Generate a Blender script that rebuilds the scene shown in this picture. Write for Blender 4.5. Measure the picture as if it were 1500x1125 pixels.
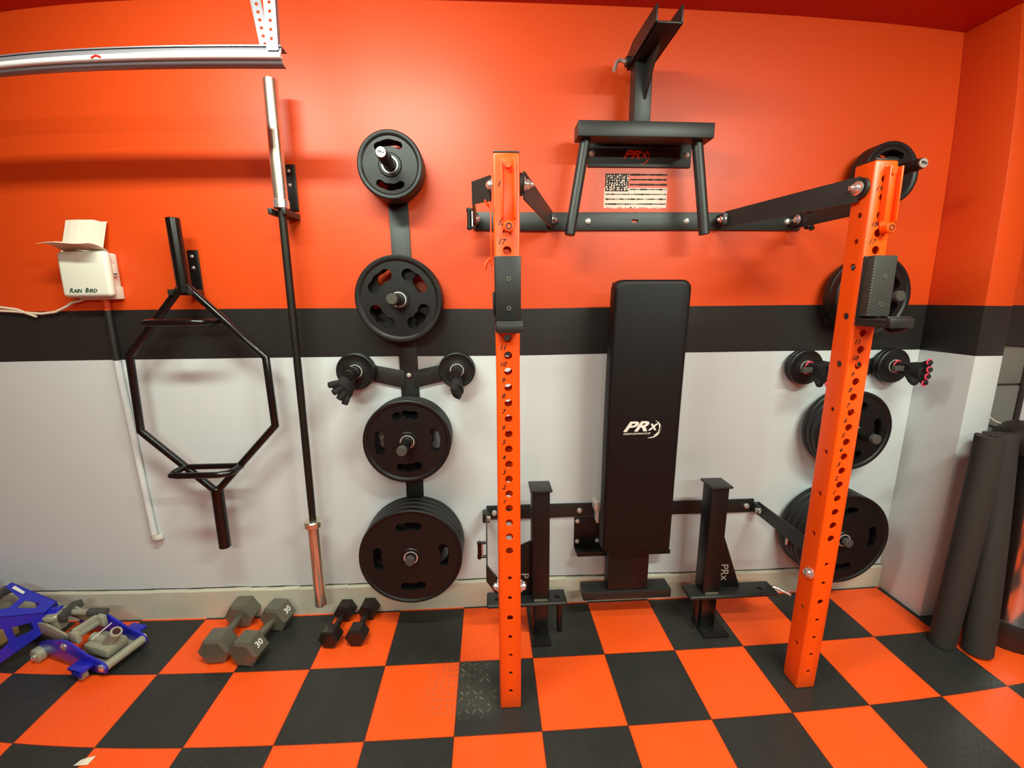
import bpy, bmesh, math, random
from mathutils import Matrix, Vector, Quaternion

for o in list(bpy.data.objects):
    bpy.data.objects.remove(o)
S = bpy.context.scene
COL = S.collection
R = math.radians
random.seed(7)

# ------------------------------------------------------------------ camera (ultra-wide phone lens)
cd = bpy.data.cameras.new('camera')
cam = bpy.data.objects.new('camera', cd)
COL.objects.link(cam)
S.camera = cam
S.render.engine = 'CYCLES'
cd.type = 'PANO'
cd.panorama_type = 'FISHEYE_LENS_POLYNOMIAL'
cd.sensor_width, cd.sensor_height, cd.sensor_fit = 36, 27, 'HORIZONTAL'
cd.fisheye_fov = 3.0
cd.fisheye_polynomial_k0 = 0
cd.fisheye_polynomial_k1 = -0.07276048209923991
cd.fisheye_polynomial_k2 = 0.0010070847281641866
cd.fisheye_polynomial_k3 = 3.51624401877876e-05
cd.fisheye_polynomial_k4 = -1.2061499435168769e-06
right = Vector((0.9983577136461955, -0.05694617723861422, -0.006245678589987033))
up = Vector((0.01712289973728997, 0.1925844848032907, 0.9811309915182773))
fwd = Vector((0.054668838543797525, 0.9796266376078998, -0.19324328961522252))
M = Matrix((right, up, -fwd)).transposed().to_4x4()
M.translation = (1.7398765, -1.7970985, 1.4625099)
cam.matrix_world = M
cd.clip_start = 0.01
cd.clip_end = 60

# ------------------------------------------------------------------ world, lamps, exposure
w = bpy.data.worlds.new('world')
S.world = w
w.use_nodes = True
w.node_tree.nodes['Background'].inputs[0].default_value = (0.75, 0.8, 0.9, 1)
w.node_tree.nodes['Background'].inputs[1].default_value = 0.05


def area(name, loc, sx, sy, power, col=(1, .93, .82), rot=(0, 0, 0)):
    l = bpy.data.lights.new(name, 'AREA')
    l.shape = 'RECTANGLE'
    l.size, l.size_y, l.energy, l.color = sx, sy, power, col
    o = bpy.data.objects.new(name, l)
    o.location, o.rotation_euler = loc, rot
    COL.objects.link(o)
    return o


TUBE = (.87, 1.0, .84)
area('tube_and_fill_light', (1.05, -1.03, 2.55), 1.2, .09, 40, TUBE, (R(28), 0, 0))
area('tube_and_fill_light', (3.15, -1.75, 2.52), 1.2, .10, 60, TUBE, (R(15), 0, 0))
area('tube_and_fill_light', (1.2, -3.6, 2.50), 1.2, .2, 48, TUBE, (R(15), 0, 0))  # general fill added from behind the camera, unseen
area('tube_and_fill_light', (3.0, -3.6, 2.50), 1.2, .2, 30, TUBE, (R(15), 0, 0))  # second unseen fill lamp added behind the camera
S.view_settings.view_transform = 'Standard'
S.view_settings.look = 'None'
S.view_settings.exposure = 0.0
S.view_settings.gamma = 1
S.view_settings.use_curve_mapping = False


# ------------------------------------------------------------------ materials
def lin(c):
    return tuple((x / 12.92 if x <= .04045 else ((x + .055) / 1.055) ** 2.4) for x in [v / 255 for v in c])


def mat(name, col, rough=.5, metal=0, spec=.5, bump=0, bscale=200, var=0, vscale=8, coat=0, wear=None):
    """Principled material with a procedural grain (bump) and a little tonal variation; col is sRGB 0-255"""
    m = bpy.data.materials.new(name)
    m.use_nodes = True
    nt = m.node_tree
    b = nt.nodes['Principled BSDF']
    c = (*lin(col), 1)
    b.inputs['Base Color'].default_value = c
    b.inputs['Roughness'].default_value = rough
    b.inputs['Metallic'].default_value = metal
    b.inputs['Specular IOR Level'].default_value = spec
    b.inputs['Coat Weight'].default_value = coat
    geo = nt.nodes.new('ShaderNodeTexCoord')
    if var:
        n = nt.nodes.new('ShaderNodeTexNoise')
        n.inputs['Scale'].default_value = vscale
        n.inputs['Detail'].default_value = 4
        nt.links.new(geo.outputs['Object'], n.inputs['Vector'])
        mx = nt.nodes.new('ShaderNodeMix')
        mx.data_type = 'RGBA'
        mx.inputs[6].default_value = tuple(min(1, x * (1 + var)) for x in c[:3]) + (1,)
        mx.inputs[7].default_value = tuple(x * (1 - var) for x in c[:3]) + (1,)
        nt.links.new(n.outputs['Fac'], mx.inputs[0])
        nt.links.new(mx.outputs[2], b.inputs['Base Color'])
    if bump:
        n = nt.nodes.new('ShaderNodeTexNoise')
        n.inputs['Scale'].default_value = bscale
        nt.links.new(geo.outputs['Object'], n.inputs['Vector'])
        bp = nt.nodes.new('ShaderNodeBump')
        bp.inputs['Strength'].default_value = bump
        bp.inputs['Distance'].default_value = .001
        nt.links.new(n.outputs['Fac'], bp.inputs['Height'])
        nt.links.new(bp.outputs[0], b.inputs['Normal'])
    return m


class NB:
    """tiny node builder for maths"""
    def __init__(s, nt): s.nt = nt

    def m(s, op, a, b=None, c=None):
        n = s.nt.nodes.new('ShaderNodeMath')
        n.operation = op
        for i, v in enumerate((a, b, c)):
            if v is None: continue
            if isinstance(v, (int, float)): n.inputs[i].default_value = v
            else: s.nt.links.new(v, n.inputs[i])
        return n.outputs[0]

    def mix(s, f, a, b):
        n = s.nt.nodes.new('ShaderNodeMix')
        n.data_type = 'RGBA'
        for i, v in ((0, f), (6, a), (7, b)):
            if isinstance(v, (int, float)): n.inputs[i].default_value = v
            elif isinstance(v, tuple): n.inputs[i].default_value = (*v, 1)
            else: s.nt.links.new(v, n.inputs[i])
        return n.outputs[2]


ORANGE, BLACK, WHITE = lin((213, 70, 17)), lin((35, 33, 31)), lin((206, 210, 212))
BAND_TOP, BAND_BOT = 1.445, 1.239


def wall_mat():
    m = bpy.data.materials.new('striped_wall_paint')
    m.use_nodes = True
    nt = m.node_tree
    b = nt.nodes['Principled BSDF']
    N = NB(nt)
    g = nt.nodes.new('ShaderNodeNewGeometry')
    sp = nt.nodes.new('ShaderNodeSeparateXYZ')
    nt.links.new(g.outputs['Position'], sp.inputs[0])
    z = sp.outputs[2]
    n = nt.nodes.new('ShaderNodeTexNoise')
    n.inputs['Scale'].default_value = 1.2
    nt.links.new(g.outputs['Position'], n.inputs['Vector'])
    wv = N.m('MULTIPLY', N.m('SUBTRACT', n.outputs['Fac'], .5), .006)
    zz = N.m('ADD', z, wv)
    c = N.mix(N.m('GREATER_THAN', zz, BAND_BOT), WHITE, BLACK)
    c = N.mix(N.m('GREATER_THAN', zz, BAND_TOP), c, ORANGE)
    nt.links.new(c, b.inputs['Base Color'])
    b.inputs['Roughness'].default_value = .42
    b.inputs['Specular IOR Level'].default_value = .45
    n2 = nt.nodes.new('ShaderNodeTexNoise')
    n2.inputs['Scale'].default_value = 90
    n2.inputs['Detail'].default_value = 3
    nt.links.new(g.outputs['Position'], n2.inputs['Vector'])
    n3 = nt.nodes.new('ShaderNodeTexNoise')
    n3.inputs['Scale'].default_value = 3.0
    nt.links.new(g.outputs['Position'], n3.inputs['Vector'])
    h = N.m('ADD', N.m('MULTIPLY', n2.outputs['Fac'], .0006), N.m('MULTIPLY', n3.outputs['Fac'], .004))
    bp = nt.nodes.new('ShaderNodeBump')
    bp.inputs['Strength'].default_value = .35
    bp.inputs['Distance'].default_value = 1
    nt.links.new(h, bp.inputs['Height'])
    nt.links.new(bp.outputs[0], b.inputs['Normal'])
    return m


def floor_mat():
    m = bpy.data.materials.new('checker_diamond_tiles')
    m.use_nodes = True
    nt = m.node_tree
    b = nt.nodes['Principled BSDF']
    N = NB(nt)
    g = nt.nodes.new('ShaderNodeNewGeometry')
    sp = nt.nodes.new('ShaderNodeSeparateXYZ')
    nt.links.new(g.outputs['Position'], sp.inputs[0])
    X, Y = sp.outputs[0], sp.outputs[1]
    T = .3048
    u = N.m('DIVIDE', N.m('ADD', X, .2315 + 20 * T), T)
    v = N.m('DIVIDE', N.m('ADD', Y, .3292 + 40 * T), T)
    par = N.m('MODULO', N.m('ADD', N.m('FLOOR', u), N.m('FLOOR', v)), 2)      # cell just in front of row line, ix=6: odd
    fu, fv = N.m('FRACT', u), N.m('FRACT', v)
    eu = N.m('MINIMUM', fu, N.m('SUBTRACT', 1, fu))
    ev = N.m('MINIMUM', fv, N.m('SUBTRACT', 1, fv))
    edge = N.m('LESS_THAN', N.m('MINIMUM', eu, ev), .006)
    # raised treads: lozenges in alternating diagonal directions
    p = T / 12
    a, c_ = N.m('DIVIDE', X, p), N.m('DIVIDE', Y, p)
    ca = N.m('MODULO', N.m('ADD', N.m('FLOOR', N.m('ADD', a, 400)), N.m('FLOOR', N.m('ADD', c_, 400))), 2)
    la, lc = N.m('SUBTRACT', N.m('FRACT', N.m('ADD', a, 400)), .5), N.m('SUBTRACT', N.m('FRACT', N.m('ADD', c_, 400)), .5)
    sgn = N.m('SUBTRACT', N.m('MULTIPLY', ca, 2), 1)
    d1 = N.m('MULTIPLY', N.m('ADD', la, N.m('MULTIPLY', lc, sgn)), .7071)
    d2 = N.m('MULTIPLY', N.m('SUBTRACT', la, N.m('MULTIPLY', lc, sgn)), .7071)
    e = N.m('SQRT', N.m('ADD', N.m('POWER', N.m('DIVIDE', N.m('ABSOLUTE', d1), .42), 2), N.m('POWER', N.m('DIVIDE', N.m('ABSOLUTE', d2), .11), 2)))
    tread = N.m('SUBTRACT', 1, N.m('MINIMUM', e, 1))
    noise = nt.nodes.new('ShaderNodeTexNoise')
    noise.inputs['Scale'].default_value = 9
    noise.inputs['Detail'].default_value = 6
    nt.links.new(g.outputs['Position'], noise.inputs['Vector'])
    orange = N.mix(noise.outputs['Fac'], lin((250, 84, 24)), lin((250, 90, 28)))
    black = N.mix(noise.outputs['Fac'], lin((38, 39, 38)), lin((52, 50, 46)))
    c = N.mix(par, orange, black)
    c = N.mix(N.m('MULTIPLY', edge, .75), c, lin((90, 34, 18)))
    # tyre scuff: dirt caught on the treads
    def band(val, lo, hi, soft):
        mr = nt.nodes.new('ShaderNodeMapRange'); mr.interpolation_type = 'SMOOTHSTEP'
        nt.links.new(val, mr.inputs[0]); mr.inputs[1].default_value = lo - soft; mr.inputs[2].default_value = lo + soft
        mr2 = nt.nodes.new('ShaderNodeMapRange'); mr2.interpolation_type = 'SMOOTHSTEP'
        nt.links.new(val, mr2.inputs[0]); mr2.inputs[1].default_value = hi + soft; mr2.inputs[2].default_value = hi - soft
        return N.m('MULTIPLY', mr.outputs[0], mr2.outputs[0])
    sc = N.m('MULTIPLY', band(X, 1.47, 1.74, .04), band(Y, -.56, -.33, .03))
    wob = nt.nodes.new('ShaderNodeTexNoise'); wob.inputs['Scale'].default_value = 28; wob.inputs['Detail'].default_value = 3
    nt.links.new(g.outputs['Position'], wob.inputs['Vector'])
    blot = N.m('GREATER_THAN', wob.outputs['Fac'], .5)
    onblack = N.mix(N.m('MULTIPLY', sc, N.m('ADD', N.m('MULTIPLY', N.m('MULTIPLY', N.m('LESS_THAN', e, 1.15), blot), .55), N.m('MULTIPLY', noise.outputs['Fac'], .22))), c, lin((122, 116, 100)))
    e2 = N.m('LESS_THAN', e, 1.1)
    onorange = N.mix(N.m('MULTIPLY', sc, N.m('ADD', N.m('MULTIPLY', e2, .45), .06)), c, lin((150, 96, 74)))
    c = N.mix(par, onorange, onblack)
    nt.links.new(c, b.inputs['Base Color'])
    nt.links.new(N.m('ADD', N.m('MULTIPLY', noise.outputs['Fac'], .15), .28), b.inputs['Roughness'])
    b.inputs['Specular IOR Level'].default_value = .35
    h = N.m('SUBTRACT', N.m('MULTIPLY', tread, .0012), N.m('MULTIPLY', edge, .0012))
    bp = nt.nodes.new('ShaderNodeBump')
    bp.inputs['Strength'].default_value = .8
    bp.inputs['Distance'].default_value = 1
    nt.links.new(h, bp.inputs['Height'])
    nt.links.new(bp.outputs[0], b.inputs['Normal'])
    return m


MM = {
    'wall': wall_mat(), 'floor': floor_mat(),
    'ceiling': mat('shaded_ceiling_orange', (180, 20, 8), .5, bump=.2, bscale=90),  # wall orange made redder and darker: ceiling shade put into the colour
    'plain': mat('off_white_paint', (190, 186, 176), .6, bump=.2, bscale=90),
    'concrete': mat('painted_concrete', (196, 190, 172), .8, bump=.9, bscale=45, var=.16, vscale=6),
    'groove': mat('dark_wall_gap', (72, 66, 58), .9, bump=.2),
    'powder': mat('black_powder_coat', (34, 34, 32), .42, bump=.25, bscale=700, var=.08),
    'powder_dark': mat('satin_black_steel', (18, 15, 14), .42, 0, .4, bump=.2, bscale=700),
    'gloss_black': mat('glossy_black_enamel', (14, 12, 11), .22, bump=.1, bscale=60),
    'rubber': mat('black_plate_rubber', (18, 16, 15), .45, 0, .4, bump=.3, bscale=500, var=.1),
    'orange': mat('orange_powder_coat', (250, 84, 8), .33, bump=.15, bscale=600),
    'dark_inside': mat('dark_tube_inside', (60, 14, 8), .8, bump=.1),
    'chrome': mat('chrome', (236, 236, 234), .18, .85, bump=.02),
    'zinc': mat('zinc_plated_steel', (222, 220, 214), .34, .65, bump=.1),
    'galv': mat('galvanized_steel_shaded', (134, 130, 138), .40, .5, bump=.15, bscale=40, var=.1),  # darkened so the track flanks look shaded
    'galv_lit': mat('galvanized_lip_lit', (226, 224, 226), .35, .4, bump=.1, bscale=40),  # same steel, paler: light on the ridge put into the colour
    'bar_sleeve': mat('polished_bar_sleeve', (222, 214, 194), .24, .9, bump=.05, bscale=30),
    'bar_shaft': mat('dark_oxide_shaft', (46, 44, 38), .38, .7, bump=.5, bscale=900),
    'vinyl': mat('black_vinyl', (14, 11, 10), .48, 0, .3, bump=.35, bscale=900),
    'white_ink': mat('white_ink', (228, 224, 215), .6, bump=.05),
    'grey_ink': mat('pale_grey_ink', (162, 158, 148), .6, bump=.05),
    'black_ink': mat('black_ink', (28, 16, 12), .6, bump=.05),
    'orange_wall_ink': mat('orange_seen_through_cutout', (240, 78, 24), .5, bump=.05),
    'plastic': mat('off_white_plastic', (222, 222, 208), .32, bump=.1, bscale=80),
    'green_ink': mat('dark_green_ink', (24, 66, 44), .6, bump=.05),
    'paper': mat('paper', (226, 214, 196), .8, bump=.2, bscale=60, var=.05),
    'cord': mat('white_cord', (224, 208, 186), .5, bump=.1),
    'iron': mat('grey_hammered_iron', (108, 104, 91), .34, .35, bump=.6, bscale=220, var=.08),
    'black_iron': mat('black_enamel_iron', (38, 30, 26), .28, .2, bump=.3, bscale=220),
    'blue': mat('blue_paint', (30, 36, 176), .28, bump=.15, bscale=100, coat=.3),
    'grey_metal': mat('silver_grey_paint', (165, 162, 142), .4, .25, bump=.4, bscale=120, var=.08),
    'grip': mat('dark_foam_grip', (70, 66, 62), .8, bump=.6, bscale=300),
    'cardboard': mat('tan_cardboard', (196, 148, 96), .85, bump=.3, bscale=90, var=.1),
    'mat_foam': mat('charcoal_foam_mat', (44, 40, 36), .75, bump=.5, bscale=400, var=.06),
    'mat_edge': mat('charcoal_foam_edge', (46, 42, 38), .85, bump=.5, bscale=400),
    'steel': mat('brushed_stainless', (200, 198, 196), .13, 1, bump=.05, bscale=15),
    'black_plastic': mat('black_plastic', (36, 26, 24), .4, bump=.1),
    'grey_case': mat('grey_plastic_case', (112, 110, 104), .45, bump=.3, bscale=100, var=.05),
    'fabric': mat('black_glove_fabric', (28, 27, 26), .9, bump=1, bscale=500),
    'pink': mat('pink_trim', (236, 60, 96), .6, bump=.2),
    'flag_black': mat('flag_black_ink', (40, 30, 26), .7, var=.3, vscale=90),
    'flag_white': mat('flag_distressed_white', (236, 206, 190), .7, var=.1, vscale=90),
}


# knurled / ribbed pad of the right cup
def ribbed():
    m = mat('ribbed_dark_plastic', (58, 58, 54), .5)
    nt = m.node_tree
    tc = nt.nodes.new('ShaderNodeTexCoord')
    wv = nt.nodes.new('ShaderNodeTexWave')
    wv.bands_direction = 'DIAGONAL'
    wv.inputs['Scale'].default_value = 70
    nt.links.new(tc.outputs['Object'], wv.inputs['Vector'])
    bp = nt.nodes.new('ShaderNodeBump')
    bp.inputs['Strength'].default_value = .7
    bp.inputs['Distance'].default_value = .002
    nt.links.new(wv.outputs['Fac'], bp.inputs['Height'])
    nt.links.new(bp.outputs[0], nt.nodes['Principled BSDF'].inputs['Normal'])
    return m


MM['ribbed'] = ribbed()


# ------------------------------------------------------------------ mesh builder
def frame_of(d):
    d = Vector(d).normalized()
    a = Vector((0, 0, 1)) if abs(d.z) < .9 else Vector((1, 0, 0))
    u = d.cross(a).normalized()
    return u, d.cross(u).normalized()


class MB:
    def __init__(s): s.bm = bmesh.new()

    def box(s, x0, x1, y0, y1, z0, z1, bev=0, T=None, seg=2):
        t = bmesh.new()
        bmesh.ops.create_cube(t, size=1)
        for v in t.verts:
            v.co = Vector((x0 + (v.co.x + .5) * (x1 - x0), y0 + (v.co.y + .5) * (y1 - y0), z0 + (v.co.z + .5) * (z1 - z0)))
        if bev: bmesh.ops.bevel(t, geom=t.edges[:], offset=bev, segments=seg, affect='EDGES', profile=.5)
        return s._add(t, T)

    def _add(s, t, T=None):
        if T is not None: bmesh.ops.transform(t, matrix=T, verts=t.verts)
        me = bpy.data.meshes.new('tmp')
        t.to_mesh(me); t.free()
        s.bm.from_mesh(me)
        bpy.data.meshes.remove(me)
        return s

    def prism(s, pts, vec, bev=0, T=None):
        t = bmesh.new()
        f = t.faces.new([t.verts.new(Vector(p)) for p in pts])
        r = bmesh.ops.extrude_face_region(t, geom=[f])
        bmesh.ops.translate(t, vec=Vector(vec), verts=[e for e in r['geom'] if isinstance(e, bmesh.types.BMVert)])
        bmesh.ops.recalc_face_normals(t, faces=t.faces)
        if bev: bmesh.ops.bevel(t, geom=t.edges[:], offset=bev, segments=2, affect='EDGES', profile=.5)
        return s._add(t, T)

    def cyl(s, p0, p1, r0, r1=None, n=24, bev=0):
        r1 = r0 if r1 is None else r1
        p0, p1 = Vector(p0), Vector(p1)
        u, v = frame_of(p1 - p0)
        d = (p1 - p0).normalized()
        prof = [(r0, p0), (r1, p1)]
        if bev: prof = [(r0 - bev, p0), (r0, p0 + d * bev), (r1, p1 - d * bev), (r1 - bev, p1)]
        rings = []
        for r, c in prof:
            rings.append([s.bm.verts.new(c + (u * math.cos(a) + v * math.sin(a)) * r) for a in [2 * math.pi * i / n for i in range(n)]])
        s._skin(rings, True)
        return s

    def _skin(s, rings, caps, closed=False):
        n = len(rings[0])
        fs = []
        L = list(zip(rings, rings[1:])) + ([(rings[-1], rings[0])] if closed else [])
        for a, b in L:
            for i in range(n):
                fs.append(s.bm.faces.new((a[i], a[(i + 1) % n], b[(i + 1) % n], b[i])))
        if caps and not closed:
            fs.append(s.bm.faces.new(rings[0][::-1])); fs.append(s.bm.faces.new(rings[-1]))
        bmesh.ops.recalc_face_normals(s.bm, faces=fs)

    def lathe(s, prof, o, axis=(0, -1, 0), n=48, closed=False, caps=False):
        o = Vector(o); d = Vector(axis).normalized(); u, v = frame_of(d)
        rings = [[s.bm.verts.new(o + d * h + (u * math.cos(a) + v * math.sin(a)) * max(r, 1e-4)) for a in [2 * math.pi * i / n for i in range(n)]] for r, h in prof]
        s._skin(rings, caps, closed)
        return s

    def tube(s, pts, r, n=12, closed=False, flat=None):
        pts = [Vector(p) for p in pts]
        rr = r if isinstance(r, (list, tuple)) else [r] * len(pts)
        rings = []; N = len(pts); pu = None
        for i, p in enumerate(pts):
            a = pts[(i - 1) % N] if (i or closed) else p
            b = pts[(i + 1) % N] if (i < N - 1 or closed) else p
            d1 = (p - a).normalized() if (p - a).length > 1e-9 else (b - p).normalized()
            d2 = (b - p).normalized() if (b - p).length > 1e-9 else d1
            d = (d1 + d2).normalized()
            if pu is None: u, _ = frame_of(d)
            else:
                u = pu - d * pu.dot(d)
                u = u.normalized() if u.length > 1e-6 else frame_of(d)[0]
            pu = u
            v = d.cross(u)
            k = 1 / max(.5, math.sqrt(max(.01, (1 + d1.dot(d2)) / 2)))
            side = (d2 - d1)
            ring = []
            for j in range(n):
                t = 2 * math.pi * j / n
                off = u * math.cos(t) * rr[i] + v * math.sin(t) * rr[i] * (flat or 1)
                if side.length > 1e-5:
                    sd = side.normalized(); off += sd * off.dot(sd) * (k - 1)
                ring.append(s.bm.verts.new(p + off))
            rings.append(ring)
        s._skin(rings, not closed, closed)
        return s

    def ball(s, c, r, sc=(1, 1, 1), n=16, T=None):
        t = bmesh.new()
        bmesh.ops.create_uvsphere(t, u_segments=n, v_segments=n // 2 + 2, radius=r)
        for v in t.verts: v.co = Vector((v.co.x * sc[0], v.co.y * sc[1], v.co.z * sc[2])) + Vector(c)
        return s._add(t, T)

    def text(s, txt, size, o, rx=(1, 0, 0), ux=(0, 0, 1), depth=.0006, shear=0, bold=0, align='CENTER', xs=1):
        c = bpy.data.curves.new('t', 'FONT')
        c.body, c.size, c.extrude, c.shear, c.offset, c.align_x, c.align_y = txt, size, depth, shear, bold, align, 'CENTER'
        c.resolution_u = 3
        ob = bpy.data.objects.new('t', c); COL.objects.link(ob)
        bpy.context.view_layer.update()
        me = bpy.data.meshes.new_from_object(ob.evaluated_get(bpy.context.evaluated_depsgraph_get()))
        bpy.data.objects.remove(ob); bpy.data.curves.remove(c)
        rx, ux = Vector(rx).normalized(), Vector(ux).normalized()
        T = Matrix((rx * xs, ux, rx.cross(ux))).transposed().to_4x4(); T.translation = Vector(o)
        me.transform(T); s.bm.from_mesh(me); bpy.data.meshes.remove(me)
        return s

    def T(s, M):
        bmesh.ops.transform(s.bm, matrix=M, verts=s.bm.verts); return s

    def mesh(s, name='m'):
        me = bpy.data.meshes.new(name); s.bm.to_mesh(me); return me

    def cut(s, other):
        a = bpy.data.objects.new('a', s.mesh()); b = bpy.data.objects.new('b', other.mesh())
        COL.objects.link(a); COL.objects.link(b)
        md = a.modifiers.new('b', 'BOOLEAN'); md.object = b; md.operation = 'DIFFERENCE'; md.solver = 'EXACT'; md.use_self = True
        s._bake(a); bpy.data.objects.remove(b)
        return s

    def _bake(s, a):
        bpy.context.view_layer.update()
        me = bpy.data.meshes.new_from_object(a.evaluated_get(bpy.context.evaluated_depsgraph_get()))
        bpy.data.objects.remove(a)
        s.bm.free(); s.bm = bmesh.new(); s.bm.from_mesh(me); bpy.data.meshes.remove(me)

    def remesh(s, vox, smooth=4):
        a = bpy.data.objects.new('a', s.mesh()); COL.objects.link(a)
        md = a.modifiers.new('r', 'REMESH'); md.mode = 'VOXEL'; md.voxel_size = vox
        if smooth:
            m2 = a.modifiers.new('s', 'SMOOTH'); m2.iterations = smooth; m2.factor = .5
        s._bake(a)
        return s


def origin_of(o):
    v = Vector((0, 0, 0))
    while o is not None:
        v += o.location; o = o.parent
    return v


def tag(o, label=None, cat=None, group=None, kind=None):
    if label: o['label'] = label
    if cat: o['category'] = cat
    if group: o['group'] = group
    if kind: o['kind'] = kind
    return o


def thing(name, loc, label, cat, group=None):
    o = bpy.data.objects.new(name, None)
    o.empty_display_size = .05
    o.location = loc
    COL.objects.link(o)
    return tag(o, label, cat, group)


def obj(name, mb, m, parent=None, angle=35, label=None, cat=None, group=None, kind=None, origin=None):
    """mb holds world coordinates; they become local to the parent (or to the base of the mesh)"""
    me = bpy.data.meshes.new(name)
    if parent is not None: o0 = origin_of(parent)
    elif origin is not None: o0 = Vector(origin)
    else:
        xs = [v.co.x for v in mb.bm.verts]; ys = [v.co.y for v in mb.bm.verts]; zs = [v.co.z for v in mb.bm.verts]
        o0 = Vector(((min(xs) + max(xs)) / 2, (min(ys) + max(ys)) / 2, min(zs)))
    bmesh.ops.translate(mb.bm, vec=-o0, verts=mb.bm.verts)
    mb.bm.to_mesh(me); mb.bm.free()
    me.shade_smooth(); me.set_sharp_from_angle(angle=R(angle))
    me.materials.append(MM[m] if isinstance(m, str) else m)
    o = bpy.data.objects.new(name, me)
    COL.objects.link(o)
    if parent is not None: o.parent = parent
    else: o.location = o0
    tag(o, label, cat, group, kind)
    return o


def copy_tree(o, parent=None):
    c = o.copy(); COL.objects.link(c)
    c.parent = parent
    for ch in [x for x in bpy.data.objects if x.parent == o]: copy_tree(ch, c)
    return c


# ------------------------------------------------------------------ the room
XC = 3.75                       # side face of the pillar in the corner
XL, XR, YF, ZC = -3.0, 5.6, -6.0, 2.5775
obj('floor', MB().box(XL, XR, YF, .1, -.1, 0), 'floor', kind='structure', origin=(0, 0, 0))
obj('wall_back', MB().box(XL, XR, 0, .12, 0, ZC), 'wall', kind='structure', origin=(0, 0, 0))
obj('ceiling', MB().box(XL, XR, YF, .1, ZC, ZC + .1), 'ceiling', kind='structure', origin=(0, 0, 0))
obj('wall_left', MB().box(XL - .1, XL, YF, .1, 0, ZC), 'wall', kind='structure', origin=(0, 0, 0))
obj('wall_right', MB().box(XR, XR + .1, YF, .1, 0, ZC), 'wall', kind='structure', origin=(0, 0, 0))
obj('wall_front', MB().box(XL, XR, YF - .1, YF, 0, ZC), 'plain', kind='structure', origin=(0, 0, 0))
obj('wall_pillar', MB().box(XC, 3.885, -.237, .0, 0, ZC, .004), 'wall', kind='structure', origin=(0, 0, 0))
# concrete curb along the back wall with an uneven upper edge
mb = MB(); gp = MB()
xs = [XL + i * (XC - XL) / 90 for i in range(91)]
top = [(.150 if x < .55 else .147 - (x - .55) * .0088) + random.uniform(-.002, .002) for x in xs]
for i in range(90):
    x0, x1, t0, t1 = xs[i], xs[i + 1], top[i], top[i + 1]
    mb.prism([(x0, -.015, 0), (x1, -.015, 0), (x1, -.015, t1 - .008), (x1, -.007, t1), (x1, .01, t1), (x0, .01, t0), (x0, -.007, t0), (x0, -.015, t0 - .008)][0:0] or
             [(x0, .01, 0), (x0, -.015, 0), (x0, -.015, t0 - .008), (x0, -.009, t0), (x0, .01, t0)], (x1 - x0, 0, t1 - t0 if False else 0))
    gp.prism([(x0, -.002, t0 - .001), (x1, -.002, t1 - .001), (x1, -.002, t1 + .005), (x0, -.002, t0 + .005)], (0, .004, 0))
obj('baseboard_back', mb, 'concrete', kind='structure', origin=(0, 0, 0))
obj('trim_1', gp, 'groove', kind='structure', origin=(0, 0, 0))


# ------------------------------------------------------------------ weight plates
def kidney(c, rad, half, wid, ang, y0, y1, n=10):
    """curved slot through a plate: arc of radius rad, angle ang, half opening, width"""
    pts = []
    for k in range(n + 1):
        t = ang - half + 2 * half * k / n
        w_ = wid / 2 * (1 + .08 * math.cos(math.pi * (k / n * 2 - 1) * 2))
        pts.append((c[0] + (rad + w_) * math.cos(t), y0, c[2] + (rad + w_) * math.sin(t)))
    for j in range(1, 6):
        t = ang + half; q = math.pi * j / 6; e = wid / 2 * 1.08
        cx, cz = c[0] + rad * math.cos(t), c[2] + rad * math.sin(t)
        pts.append((cx + e * (math.cos(t) * math.cos(q) - math.sin(t) * math.sin(q)), y0, cz + e * (math.sin(t) * math.cos(q) + math.cos(t) * math.sin(q))))
    for k in range(n, -1, -1):
        t = ang - half + 2 * half * k / n
        w_ = wid / 2 * (1 + .08 * math.cos(math.pi * (k / n * 2 - 1) * 2))
        pts.append((c[0] + (rad - w_) * math.cos(t), y0, c[2] + (rad - w_) * math.sin(t)))
    for j in range(1, 6):
        t = ang - half; q = math.pi * (1 - j / 6); e = wid / 2 * 1.08
        cx, cz = c[0] + rad * math.cos(t), c[2] + rad * math.sin(t)
        pts.append((cx - e * (-math.cos(t) * math.cos(q) - math.sin(t) * math.sin(q)), y0, cz - e * (-math.sin(t) * math.cos(q) + math.cos(t) * math.sin(q))))
    return pts


def make_plate(Rr, t, slots, rim, name, label, group):
    """plate with its back face on y=0, front face at y=-t, bore at the origin"""
    root = thing(name, (0, 0, 0), label, 'weight plate', group)
    b = .0255
    hub = b + .014 if Rr > .1 else b + .008
    rec = .006 if Rr > .1 else .003
    prof = [(b, .001), (b, t - .001), (hub, t - .001), (hub + .004, t - rec * .9), (Rr - rim - .006, t - rec), (Rr - rim, t - .001), (Rr - rim + .003, t),
            (Rr - .006, t), (Rr - .0015, t - .003), (Rr, t - .009), (Rr, .009), (Rr - .0015, .003), (Rr - .006, 0), (Rr - rim, 0), (Rr - rim - .005, rec), (hub + .004, rec), (hub, .001)]
    m = MB().lathe(prof, (0, 0, 0), (0, -1, 0), 72, closed=True)
    if slots:
        c = MB()
        for ang, half, rad, wid in slots:
            c.prism(kidney((0, 0, 0), rad, half, wid, ang, .02, 0), (0, -t - .04, 0))
        m.cut(c)
    obj('plate_body', m, 'rubber', root, 30)
    ring = MB().lathe([(b + .0, -.0005), (b + .0045, -.0005), (b + .0045, t + .0006), (b, t + .0006)], (0, 0, 0), (0, -1, 0), 40, closed=True)
    o = obj('bore_ring', ring, 'zinc', root, label='silver steel bore ring')
    return root


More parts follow.
